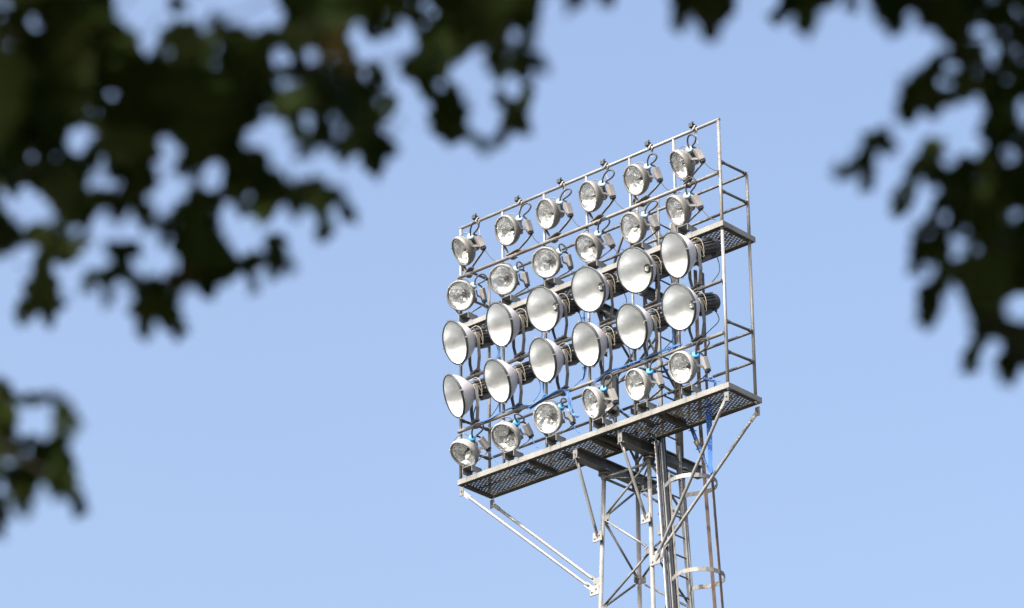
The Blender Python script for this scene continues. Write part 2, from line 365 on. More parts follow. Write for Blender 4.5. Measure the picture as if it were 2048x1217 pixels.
# outrigger struts from platform corners to the legs
def strut(a, b, plate_x):
    a, b = V(a), V(b); d = (b - a).normalized(); s = V((0, 1, 0))
    mb = MB().bar([a, a + d * .16], .055, .012, (0, 0, 1)).tube([a + d * .12, a + d * .2, b - d * .16, b - d * .1], [.016, .021, .021, .016], 10).bar([b - d * .17, b], .06, .012, (0, 0, 1))
    o = part('strut', mb, M_STEEL, mast)
    pm = MB().box(a + V((0, 0, .0)), (.07, .012, .12)).lathe([(.012, -.02), (.012, .02)], 6, a, (0, 1, 0), False, True)
    bevel(part('lug_plate', pm, M_DULL, mast), .003, 1)
    q = MB().box(b + V((plate_x * .0, .0, .0)), (.15, .014, .13))
    for k in (-.04, .03): q.lathe([(.013, -.022), (.013, .022)], 6, b + V((k, 0, k * .4)), (0, 1, 0), False, True)
    bevel(part('lug_plate', q, M_STEEL, mast), .003, 1)
strut((.05, .03, -.17), leg(0, 0, -1.86) + V((-.08, -.03, 0)), -1); strut((.06, .60, -.17), leg(0, 0, -1.74) + V((-.08, .03, 0)), -1)
strut((4.44, .03, -.17), leg(1, 0, -1.72) + V((.08, -.03, 0)), 1); strut((4.46, .60, -.19), leg(1, 0, -1.64) + V((.08, .03, 0)), 1)
strut((XL, .05, -.20), leg(0, 0, -1.17) + V((-.02, -.07, 0)), 1); strut((XR, .05, -.20), leg(1, 0, -1.14) + V((-.02, -.07, 0)), 1)

# ------------------------------------------------------------------ ladder, cable tray
ladder = thing('caged_ladder', 'galvanised ladder with rusty safety hoops up the right side of the mast', 'ladder', (3.4, .85, 0))
def lx(z): return 2.85 + .055 * max(0, -z)
LZ0, LZ1 = -ZO + .1, ZM + .9
for y in (.70, 1.02):
    part('stile', MB().bar([(lx(LZ0), y, LZ0), (lx(0), y, 0), (lx(0), y, LZ1)], .055, .028, (1, 0, 0)), M_STEEL, ladder)
z = LZ1 - .1
while z > LZ0 + .2:
    part('rung', MB().tube([(lx(z), .705, z), (lx(z), 1.015, z)], .011, 6), M_DULL, ladder); z -= .27
def hoop_pts(z, r=.315):
    c = V((lx(z) + .315, .845, z)); pts = [V((lx(z) - .01, .68, z - .0))]
    for k in range(15):
        a = math.radians(-128 + 256 * k / 14); pts.append(c + V((math.cos(a) * r, math.sin(a) * r * .97, 0)))
    return pts + [V((lx(z) - .01, 1.04, z))]
hz = [-.72, -1.98]
while hz[-1] > -ZO + 3.2: hz.append(hz[-1] - 1.2)
for k, z in enumerate(hz):
    part('hoop', MB().bar(hoop_pts(z), .055, .007, (0, 0, 1)), M_RUSTY if k else M_STEEL, ladder, 'pale galvanised hoop' if k == 0 else None)
zl = hz[-1] - .03
for ang, m in ((-22, M_RUST), (2, M_RUST), (-118, M_RUSTY)):
    def sp(z, ang=ang): return V((lx(z) + .315 + .309 * math.cos(math.radians(ang)), .845 + .30 * math.sin(math.radians(ang)), z))
    part('cage_strap', MB().bar([sp(zl), sp(-.05), sp(-.05 if ang == -118 else ZM - .08)] if ang != -118 else [sp(zl), sp(-.6)], .05, .007, (math.sin(math.radians(ang)), -math.cos(math.radians(ang)), 0)), m, ladder)
tray = thing('cable_riser', 'bundle of black cables and grey conduits with white edge strip beside the ladder', 'cable riser', (3.8, .6, 0))
def rise(dx, y, top): return [V((lx(-ZO) - .0 + dx, y, -ZO + .05)), V((lx(-8) + dx, y, -8)), V((lx(-.3) + dx, y, -.3)), V((lx(0) + dx, y, top))]
part('edge_strip', MB().bar(rise(.0, .565, -.12), .012, .022, (1, 0, 0)), M_WHITEBOX, tray)
for dx, y, r, m, top, nm in ((.0, .596, .013, M_BLACK, .0, 'cable'), (.015, .622, .012, M_BLACK, .05, 'cable'), (.02, .648, .016, M_STEEL, -.05, 'conduit'), (.02, .676, .013, M_DULL, -.05, 'conduit'),
                             (-.02, .745, .017, M_BLACK, .05, 'cable'), (-.02, .778, .014, M_BLACK, .02, 'cable'), (.0, .72, .010, M_BLACK, .02, 'cable')):
    part(nm, MB().tube(rise(dx, y, top), r, 8), m, tray)
z = -.5
while z > -ZO + 1: part('clip', MB().box((lx(z) - .012, .63, z), (.012, .19, .018)), M_DULL, tray); z -= .62
for k, (a, b, c) in enumerate((((2.62, .45, -.09), (2.78, .52, -.06), (2.86, .62, -.38)), ((2.50, .50, -.10), (2.74, .60, -.02), (2.86, .65, -.45)), ((2.70, .30, -.10), (2.83, .50, -.02), (2.87, .6, -.3)))):
    part('looping_cable', MB().tube(smooth([a, V(a).lerp(V(b), .5) + V((0, 0, -.05)), b, V(b).lerp(V(c), .5) + V((.02, .02, .04)), c]), .013, 6), M_BLACK, tray)
part('sensor_box', MB().box(at(1322, 1061, 'y', .60), (.05, .07, .13)), M_DULL, tray)

# ------------------------------------------------------------------ clamps on the top rail
pos_word = ('at the left end', 'second from left', 'third from left', 'third from right', 'second from right', 'at the right end')
for k, (px, py) in enumerate(((951, 434), (1036, 398), (1121, 362), (1208, 328), (1297, 293), (1385, 258))):
    p = at(px, py, 'y', .03); x = p.x; zt = ZT + .048
    t = thing('rail_clamp', 'small black clamp sitting on the top rail, ' + pos_word[k], 'clamp', (x, .03, zt + ZO), 'black clamps along the top rail')
    bevel(part('clamp_block', MB().box((x, .02, zt + .032), (.055, .075, .06)), M_BLACK, t), .006)
    part('bolt', MB().tube([(x + .005, .03, zt + .06), (x + .005, .03, zt + .095)], .006, 6).lathe([(.011, 0), (.011, .012)], 6, (x + .005, .03, zt + .085), caps=True), M_CHAR, t)
    bevel(part('saddle', MB().bar([(x + .02, .065, zt - .07), (x + .05, .06, zt + .0), (x + .05, .02, zt + .02), (x + .03, -.01, zt - .05)], .035, .008, (1, 0, 0)), M_STEEL, t), .002, 1)
    rd = random.Random(k)
    part('tie_wire', MB().tube(smooth([(x + .08, .035, zt + .01), (x + .09, .0, zt - .05), (x + .07 + rd.uniform(-.03, .03), .0, zt - .16), (x + .10, .01, zt - .16 - rd.uniform(.02, .16))]), .0032, 4), M_WIRE, t)

# ------------------------------------------------------------------ floodlights
def N(v): return V(v).normalized()
def small_head(cap_m, body_m):
    D = {}
    D['rim'] = (MB().lathe([(.176, -.004), (.180, .006), (.192, .008), (.203, .0), (.205, -.03), (.200, -.055), (.190, -.058)], 48), body_m)
    for k in range(4):
        a = math.radians(45 + 90 * k); D['rim'][0].lathe([(.009, 0), (.009, .013), (.004, .016)], 6, (math.cos(a) * .191, math.sin(a) * .191, .004), smooth=False)
    D['lens'] = (MB().lathe([(.178, 0), (.13, .012), (.07, .020), (.001, .023)], 40), M_GLASS)
    hb = MB().lathe([(.198, -.05), (.194, -.075), (.178, -.105), (.150, -.140), (.112, -.168), (.080, -.182), (.076, -.20), (.074, -.255), (.066, -.268), (.001, -.270)], 40)
    hb.box((.0, .165, -.11), (.035, .05, .06)); hb.box((-.155, -.05, -.12), (.03, .06, .05)); hb.box((.15, -.09, -.11), (.03, .05, .05))
    d = N((.80, .42, .36)); S0 = V((.05, .045, -.215)); hb.tube([S0, S0 + d * .10], [.046, .038], 16)
    D['housing'] = (hb, body_m)
    fb = MB(); rnd = random.Random(3); nr, ns = 5, 13; rings = []
    for i in range(nr + 1):
        t = i / nr; r = .178 * (1 - t) ** .8 + .024 * t; zz = -.012 - .145 * t ** 1.25
        rings.append([V((math.cos(2 * math.pi * (k + .5 * (i % 2)) / ns) * r * (1 + rnd.uniform(-.05, .05)), math.sin(2 * math.pi * (k + .5 * (i % 2)) / ns) * r * (1 + rnd.uniform(-.05, .05)), zz + (rnd.uniform(-.016, .016) if 0 < i < nr else 0))) for k in range(ns)])
    vs = [p for r_ in rings for p in r_]; fs = []
    for i in range(nr):
        for k in range(ns):
            a, b, c, e = i * ns + k, i * ns + (k + 1) % ns, (i + 1) * ns + (k + 1) % ns, (i + 1) * ns + k
            fs += [(a, b, c), (a, c, e)] if (i % 2) else [(a, b, e), (b, c, e)]
    fb.add(vs, fs); D['reflector'] = (fb, M_FACET)
    D['bulb'] = (MB().tube([(-.0, .0, -.155), (0, 0, -.125)], .022, 10).tube([(0, 0, -.125), (0, 0, -.05)], [.013, .011], 10), M_CHAR)
    c0 = S0 + d * .098
    D['socket_cap'] = (MB().lathe([(.047, 0), (.047, .026), (.042, .036), (.03, .040), (.001, .042)], 20, c0, d), cap_m)
    D['cable_gland'] = (MB().lathe([(.008, .041), (.011, .042), (.011, .046), (.008, .047)], 12, c0, d), M_BLACK)
    D['handle'] = (MB().tube(smooth([(-.075, .165, -.085), (-.07, .205, -.12), (-.02, .215, -.17), (.05, .19, -.20), (.085, .125, -.2)]), .006, 6), M_BRACKET)
    X, Y, Z = V((1, 0, 0)), N((-.02, 1, -.06)), None; X = (X - Y * X.dot(Y)).normalized(); Z = X.cross(Y)
    bc = V((.235, -.045, -.20))
    D['igniter_box'] = (MB().box(bc, (.060, .160, .080), (X, Y, Z)), M_BOX if cap_m is M_PALECAP else M_LAMPNEW)
    D['gland_block'] = (MB().box(bc - Y * .098, (.05, .03, .07), (X, Y, Z)), M_BLACK)
    return D, c0 + d * .04, bc + Y * .083
def big_head():
    D = {}
    D['bell'] = (MB().lathe([(.287, -.004), (.283, -.03), (.262, -.085), (.226, -.145), (.178, -.20), (.132, -.238), (.118, -.250)], 56), M_BELL)
    D['reflector'] = (MB().lathe([(.278, -.004), (.274, -.03), (.253, -.083), (.218, -.140), (.171, -.193), (.126, -.228), (.085, -.243), (.062, -.246)], 56), M_REFL)
    rm = MB().lathe([(.275, .008), (.289, .011), (.296, .002), (.294, -.016), (.285, -.018)], 56)
    D['rim_band'] = (rm, M_BAND)
    cl = MB()
    for k in range(4):
        a = math.radians(-8 + 90 * k); c = V((math.cos(a) * .297, math.sin(a) * .297, -.004)); x = V((math.cos(a), math.sin(a), 0)); y = V((-x.y, x.x, 0))
        cl.box(c, (.022, .018, .046), (x, y, V((0, 0, 1))))
    D['rim_clip'] = (cl, M_CHROME)
    D['front_glass'] = (MB().lathe([(.279, .004), (.2, .006), (.1, .007), (.001, .0075)], 48), M_GLASS)
    D['bulb'] = (MB().lathe([(.018, -.30), (.030, -.27), (.032, -.22), (.022, -.20), (.001, -.195)], 20), M_CHROME)
    nk = MB().lathe([(.122, -.246), (.122, -.268), (.098, -.272), (.098, -.31)], 24)
    for k in range(10):
        a = 2 * math.pi * k / 10 + .2; x = V((math.cos(a), math.sin(a), 0)); y = V((-x.y, x.x, 0)); nk.box(V((0, 0, -.285)) + x * .108, (.022, .03, .045), (x, y, V((0, 0, 1))))
    D['neck'] = (nk, M_BRACKET)
    hs = MB().lathe([(.088, -.305), (.096, -.32), (.100, -.58), (.104, -.60), (.104, -.635), (.096, -.645), (.001, -.648)], 24)
    for k in range(16):
        a = 2 * math.pi * k / 16; x = V((math.cos(a), math.sin(a), 0)); y = V((-x.y, x.x, 0)); hs.box(V((0, 0, -.445)) + x * .104, (.026, .007, .26), (x, y, V((0, 0, 1))))
    hs.box((0, -.118, -.42), (.10, .05, .14))
    D['ballast_housing'] = (hs, M_CHAR)
    D['cooling_rib'] = (MB().box((.045, .108, -.46), (.012, .018, .30)).box((-.045, .108, -.46), (.012, .018, .30)), M_DULL)
    gl = MB().lathe([(.016, 0), (.016, .03)], 8, (.045, -.11, -.56), (0, -1, 0), False, True); D['cable_gland'] = (gl, M_BLACK)
    rnd = random.Random(9); w = MB()
    w.tube(smooth([(.115, .05, -.27), (.135, .02, -.31), (.130, -.06, -.33), (.12, -.13, -.32), (.125, -.10, -.27), (.13, -.0, -.26), (.115, .05, -.27)]), .0045, 5)
    w.tube(smooth([(.04, .12, -.26), (.08, .14, -.34), (.12, .09, -.37), (.135, .0, -.36), (.125, -.09, -.34)]), .004, 5)
    D['safety_wire'] = (w, M_WIRE)
    return D
def bake(D, tag): return {k: mb.mesh(tag + '_' + k, m) for k, (mb, m) in D.items()}
SH, CAPP, BOXT = small_head(M_PALECAP, M_LAMPGREY); MS_OLD = bake(SH, 'old')
MS_NEW = bake(small_head(M_BLUECAP, M_LAMPNEW)[0], 'new')
MS_BIG = bake(big_head(), 'bell')

ROWS = [('top', [(921, 504, .48, 24), (1010.6, 462, .69, 10), (1091, 429, .60, 8), (1176, 394, .56, 9), (1268, 361, .63, 14), (1358, 332, .41, 24)]),
        ('second', [(920, 592, .9, 10), (1005, 560, .9, 10), (1091, 526, .88, 10), (1173, 498, .66, 27), (1262, 457, .63, 14), (1351, 423, .5, 22)]),
        ('bell1', [(910, 686, .54, 12), (998.5, 650, .56, 10), (1085, 619, .69, 10), (1176, 579.5, .70, 10), (1269.5, 541, .73, 8), (1349.5, 511, .53, 12)]),
        ('bell2', [(907.4, 793, .41, 15), (994, 763, .53, 17), (1085, 721, .55, 12), (1172, 689, .55, 13), (1263, 653.5, .60, 13), (1357, 615, .67, 8)]),
        ('bottom', [(926, 910, .68, 45), (1010, 876, .80, 40), (1094, 837, .87, 10), (1181.6, 806.7, .48, 15), (1270.5, 770.3, .60, 10), (1361, 736, .70, 8)])]
ORD = ('leftmost', 'second from the left', 'third from the left', 'third from the right', 'second from the right', 'rightmost')
DESC = {'top': 'small grey floodlight on the top lamp rail, %s of its row',
        'second': 'small grey floodlight on the upper platform edge, %s of six',
        'bell1': 'large white bell floodlight in the upper bell row, %s',
        'bell2': 'large white bell floodlight in the lower bell row, %s',
        'bottom': 'floodlight with bright blue cap on the lower platform, %s of six'}
GRP = {'top': 'round floodlights of the top row', 'second': 'round floodlights on the upper platform', 'bell1': 'bell floodlights of the upper row', 'bell2': 'bell floodlights of the lower row', 'bottom': 'blue capped floodlights on the lower platform'}
FOOTZ = {'top': 2.905, 'second': ZM + .095, 'bell1': 1.40, 'bell2': .69, 'bottom': .095}
UP = V((0, 0, 1))
lamp_ends = {}
for row, lamps in ROWS:
    big = row.startswith('bell')
    for k, (px, py, ratio, tilt) in enumerate(lamps):
        rnd = random.Random(hash((len(row), k, py)) % 9999)
        sa = math.sqrt(1 - ratio * ratio); tr = math.radians(tilt)
        ny = -ratio * 1.0
        n = (CR * (-math.cos(tr) * sa) + CU * (-math.sin(tr) * sa) - CF * ratio).normalized()
        piv = .285 if big else .09                # pivot lies behind the face centre, just ahead of the rail
        d = ray(px, py); y_c = (-.05 if big else -.07) + n.y * piv
        c = CAML + d * ((y_c - CAML.y) / d.y)
        X = UP.cross(n).normalized(); Y = n.cross(X)
        P = c - n * piv
        foot = V((P.x, -.012 if row not in ('second', 'bottom') else -.02, FOOTZ[row]))
        label = DESC[row] % ORD[k]
        t = thing('bell_floodlight' if big else 'round_floodlight', label, 'floodlight', foot + V((0, 0, ZO)), GRP[row])
        H = Matrix(((X.x, Y.x, n.x, c.x - foot.x), (X.y, Y.y, n.y, c.y - foot.y), (X.z, Y.z, n.z, c.z - foot.z), (0, 0, 0, 1)))
        hm = H.copy()
        if not big: hm = H @ Matrix.Rotation(0, 4, 'Z')
        for nm, me in (MS_BIG if big else MS_NEW if row == 'bottom' else MS_OLD).items():
            loc = hm
            if nm == 'reflector' and not big: loc = hm @ Matrix.Rotation(rnd.uniform(0, 6), 4, 'Z')
            o = link(nm, me, t, loc)
            if nm in ('igniter_box', 'gland_block'): bevel(o, .005)
        L = lambda q: c + X * q[0] + Y * q[1] + n * q[2]
        if big:
            fx = X.copy(); fx.z = 0; fx.normalize(); w = .128
            a0, a1 = P + X * w - Y * .02, P - X * w - Y * .02
            f0, f1 = foot + fx * .075 + V((0, 0, .012)), foot - fx * .075 + V((0, 0, .012))
            for a, f, s in ((a0, f0, 1), (a1, f1, -1)):
                mid = a.lerp(f, .62) + fx * s * .045
                bevel(part('yoke_arm', MB().bar([a + UP * .03, a.lerp(mid, .5), mid, f + fx * s * .012, f - fx * s * .02], .044, .009, n.cross(UP).cross(UP)), M_BRACKET, t), .002, 1)
            mb = MB().box(foot + V((0, 0, .02)), (.20, .07, .018), (fx, UP.cross(fx), UP)).box(foot + V((0, 0, -.045)), (.10, .09, .014), (fx, UP.cross(fx), UP))
            for s in (-1, 1): mb.tube([foot + fx * s * .04 + UP * -.06, foot + fx * s * .04 + UP * .06], .009, 6)
            bevel(part('clamp', mb, M_BRACKET, t), .003, 1)
            lamp_ends[row, k] = L((.045, -.14, -.56))
        else:
            p0, p1 = L((.205, -.0, -.09)), L((-.205, 0, -.09)); fx = X.copy(); fx.z = 0; fx.normalize()
            gb = L((.235, -.155, -.212))
            f0, f1 = foot + fx * .085 + V((0, .0, .012)), foot - fx * .085 + V((0, 0, .012))
            bevel(part('yoke_arm', MB().bar([p0 + Y * .03, p0 - Y * .05, L((.225, -.09, -.17)), gb, gb.lerp(f0, .45) + fx * .03, f0, f0 - fx * .06], .038, .008, n), M_BRACKET, t), .002, 1)
            bevel(part('yoke_arm', MB().bar([p1 + Y * .03, p1.lerp(f1, .5) - fx * .012, f1 - fx * .02 + UP * .03, f1, f1 + fx * .06], .038, .008, n), M_BRACKET, t), .002, 1)
            if row == 'top':
                mb = MB().box(foot + V((0, 0, .016)), (.24, .075, .014), (fx, UP.cross(fx), UP)).box(foot + V((0, 0, -.055)), (.09, .08, .012), (fx, UP.cross(fx), UP))
                for s in (-1, 1): mb.tube([foot + fx * s * .035 + UP * -.07, foot + fx * s * .035 + UP * .045], .008, 6)
                bevel(part('clamp', mb, M_RUSTY, t), .003, 1)
            else:
                h = .085; mb = MB(); cx, cy, cz = foot.x + .02, foot.y + .03, foot.z - .088
                mb.box((cx, cy, cz + h - .004), (.17, .19, .008)).box((cx - .081, cy, cz + h / 2 - .004), (.008, .19, h - .009)).box((cx + .081, cy, cz + h / 2 - .004), (.008, .19, h - .009)).tube([(cx, cy, cz + h - .03), (cx, cy, cz + h + .05)], .010, 6)
                bevel(part('mounting_channel', mb, M_STEEL, t), .002, 1)
            # cable loop from the cap round to the igniter box
            cp, bt = L(CAPP), L(BOXT); out = (X * rnd.uniform(.85, 1.15) + Y * rnd.uniform(.30, .65) - n * .50).normalized(); sd = X * .35 - Y * .8; sd = (sd - out * sd.dot(out)).normalized()
            ll = rnd.uniform(.17, .23); wd = rnd.uniform(.05, .075)
            if row == 'bottom' and k in (1, 2): ll = .09
            if row == 'second' and k in (1, 2): ll = .08
            part('cable_loop', MB().tube(smooth([cp, cp + out * ll * .30 - sd * wd * .8, cp + out * ll * .70 - sd * wd * 1.1, cp + out * ll - sd * wd * .5, cp + out * ll * 1.0 + sd * wd * .5, cp + out * ll * .7 + sd * wd * .75, cp + out * ll * .25 + sd * wd * .5, bt + Y * .02, bt - Y * .02], 5), .0115, 7), M_BLACK, t)
            g2 = L((.235, -.16, -.20)); q = V((g2.x + .16 + rnd.uniform(0, .06), .01, FOOTZ[row] - (.0 if row == 'top' else .05)))
            part('supply_cable', MB().tube(smooth([g2, g2.lerp(q, .35) - UP * .03, g2.lerp(q, .7) - UP * .03, q]), .0055, 5), M_BLUE if row == 'bottom' else M_BLACK, t)

# ------------------------------------------------------------------ loose cables
rnd = random.Random(11)
def bundle(label, path, n, spread, r, loc, m=M_BLUE, ties=True):
    t = thing('cable_bundle', label, 'cables', V(loc) + V((0, 0, ZO)), 'blue cable runs')
    for k in range(n):
        o = V((rnd.uniform(-1, 1), rnd.uniform(-1, 1), rnd.uniform(-1, 1))) * spread
        pts = [V(p) + o + V((rnd.uniform(-1, 1), rnd.uniform(-1, 1), rnd.uniform(-1, 1))) * spread * .5 for p in path]
        part('cable', MB().tube(smooth(pts, 5), r * .85, 6), m, t)
    if ties:
        for i in range(1, len(path) - 1, 2):
            d = (V(path[i + 1]) - V(path[i - 1])).normalized()
            part('cable_tie', MB().lathe([(spread * 1.5 + r, -.006), (spread * 1.5 + r, .006)], 10, path[i], d, False), M_BLACK, t)
    return t
bundle('blue cables strapped down the front post beside the middle bell lamps', [(2.19, .0, 2.05), (2.195, .0, 1.6), (2.19, .0, 1.2), (2.195, .0, .9), (2.17, -.02, .74)], 5, .012, .0075, (2.19, 0, .74))
bundle('blue cables drooping in an arc beside the middle blue capped lamp', [(1.30, -.05, .60), (1.55, -.05, .66), (1.80, -.06, .68), (1.95, -.07, .63), (2.02, -.09, .47), (2.05, -.10, .30), (2.14, -.08, .22)], 8, .016, .007, (1.8, -.05, .3))
bundle('thin blue cable looping along the left half of the lowest lamp rail', [(.42, -.04, 1.0), (.33, -.05, .82), (.36, -.04, .70), (.55, -.045, .66), (.85, -.045, .70), (1.1, -.045, .69), (1.32, -.05, .64)], 2, .008, .0065, (.5, -.04, .64), ties=False)
bundle('blue cables clipped along the right half of the lowest lamp rail', [(2.28, -.05, .42), (2.38, -.045, .60), (2.6, -.04, .685), (2.95, -.04, .69), (3.3, -.04, .70), (3.62, -.04, .705), (3.80, -.03, .71)], 5, .014, .0075, (2.5, -.04, .42))
bundle('blue cables dropping vertically beside the right-hand mast column', [(2.98, .83, 2.0), (2.985, .83, 1.5), (2.98, .82, 1.1), (2.95, .70, .86), (2.92, .35, .76), (2.90, .0, .70)], 5, .014, .008, (2.98, .8, .7))
bundle('blue cable running down the second post from the left', [(.745, .0, 2.0), (.745, .0, 1.5), (.75, .0, 1.0), (.77, -.02, .72)], 2, .010, .0075, (.75, 0, .72))
bundle('blue cable running down the third post from the left', [(1.50, .0, 1.4), (1.50, .0, 1.0), (1.51, -.01, .74), (1.58, -.04, .70)], 2, .010, .0085, (1.5, 0, .7))
bundle('blue cables hanging below the rightmost blue capped lamp', [(4.12, -.02, .16), (4.16, .05, .14), (4.22, .09, .12), (4.20, .12, .04)], 4, .015, .0065, (4.15, 0, .04), ties=False)
for i, (row, k) in enumerate((r, k) for r in ('bell1', 'bell2') for k in range(6)):
    p = lamp_ends[row, k]; fz = FOOTZ[row] - .02
    t = thing('lamp_lead', 'thin lead under the %s lamp of the %s bell row' % (ORD[k], 'upper' if row == 'bell1' else 'lower'), 'cable', p + V((0, 0, ZO)), 'thin leads of the bell lamps')
    q = V((p.x + rnd.uniform(-.05, .15), -.03, fz + .01))
    part('lead', MB().tube(smooth([p, p + V((.02, .02, -.12)), p.lerp(q, .6) + V((rnd.uniform(.0, .08), .04, -.02)), q], 6), .006, 5), M_BLUE if rnd.random() < .6 else M_BLACK, t)
jb = thing('junction_box', 'white upright junction box behind the lamps in the middle of the lower platform', 'junction box', (2.37, .3, ZO + .36))
bevel(part('enclosure', MB().box((2.37, .30, .60), (.13, .09, .50)), M_WHITEBOX, jb), .008); part('mounting_plate', MB().box((2.37, .355, .58), (.17, .012, .60)), M_DULL, jb)
for k in range(3): part('gland', MB().lathe([(.012, 0), (.012, .04)], 8, (2.33 + .04 * k, .30, .33), caps=True), M_BLACK, jb)
sl = thing('webbing_sling', 'wide blue webbing strip hanging below the lower platform onto the ladder cage', 'strap', (3.6, .7, ZO - .72))
a, b = at(1417, 800, 'y', .50), at(1421.5, 946, 'y', .50)
part('webbing', MB().bar([a, a.lerp(b, .5) + V((.004, .0, 0)), b], .085, .006, CR).mesh and MB().add([a - CR * .042, a + CR * .042, b + CR * .022, b - CR * .022] + [p + CF * .008 for p in (a - CR * .042, a + CR * .042, b + CR * .022, b - CR * .022)], [(0, 1, 2, 3), (7, 6, 5, 4), (0, 3, 7, 4), (1, 5, 6, 2), (0, 4, 5, 1), (3, 2, 6, 7)]), M_BLUEBAG, sl)
cb = thing('lifting_rope', 'thick blue rope with taped yellow joint hanging beside the blue webbing strip', 'rope', at(1395, 890, 'y', .7) + V((0, 0, ZO)))
p = [at(1379, 846, 'y', .66), at(1386, 864, 'y', .68), at(1396, 890, 'y', .7), at(1403, 905, 'y', .7), at(1411, 925, 'y', .7), at(1420, 944, 'y', .7)]
part('rope', MB().tube(smooth(p), [.026] * 12 + [.030] * 7 + [.012] * 12, 10), M_BLUE, cb)
part('tape_joint', MB().tube([at(1392, 883, 'y', .695), at(1398, 893, 'y', .7)], .034, 12), M_WIRE, cb)
for q in (at(1385, 862, 'y', .68), at(1400, 899, 'y', .7)): part('tie', MB().tube([q - CR * .05, q + CR * .05], .006, 6), M_BLACK, cb)

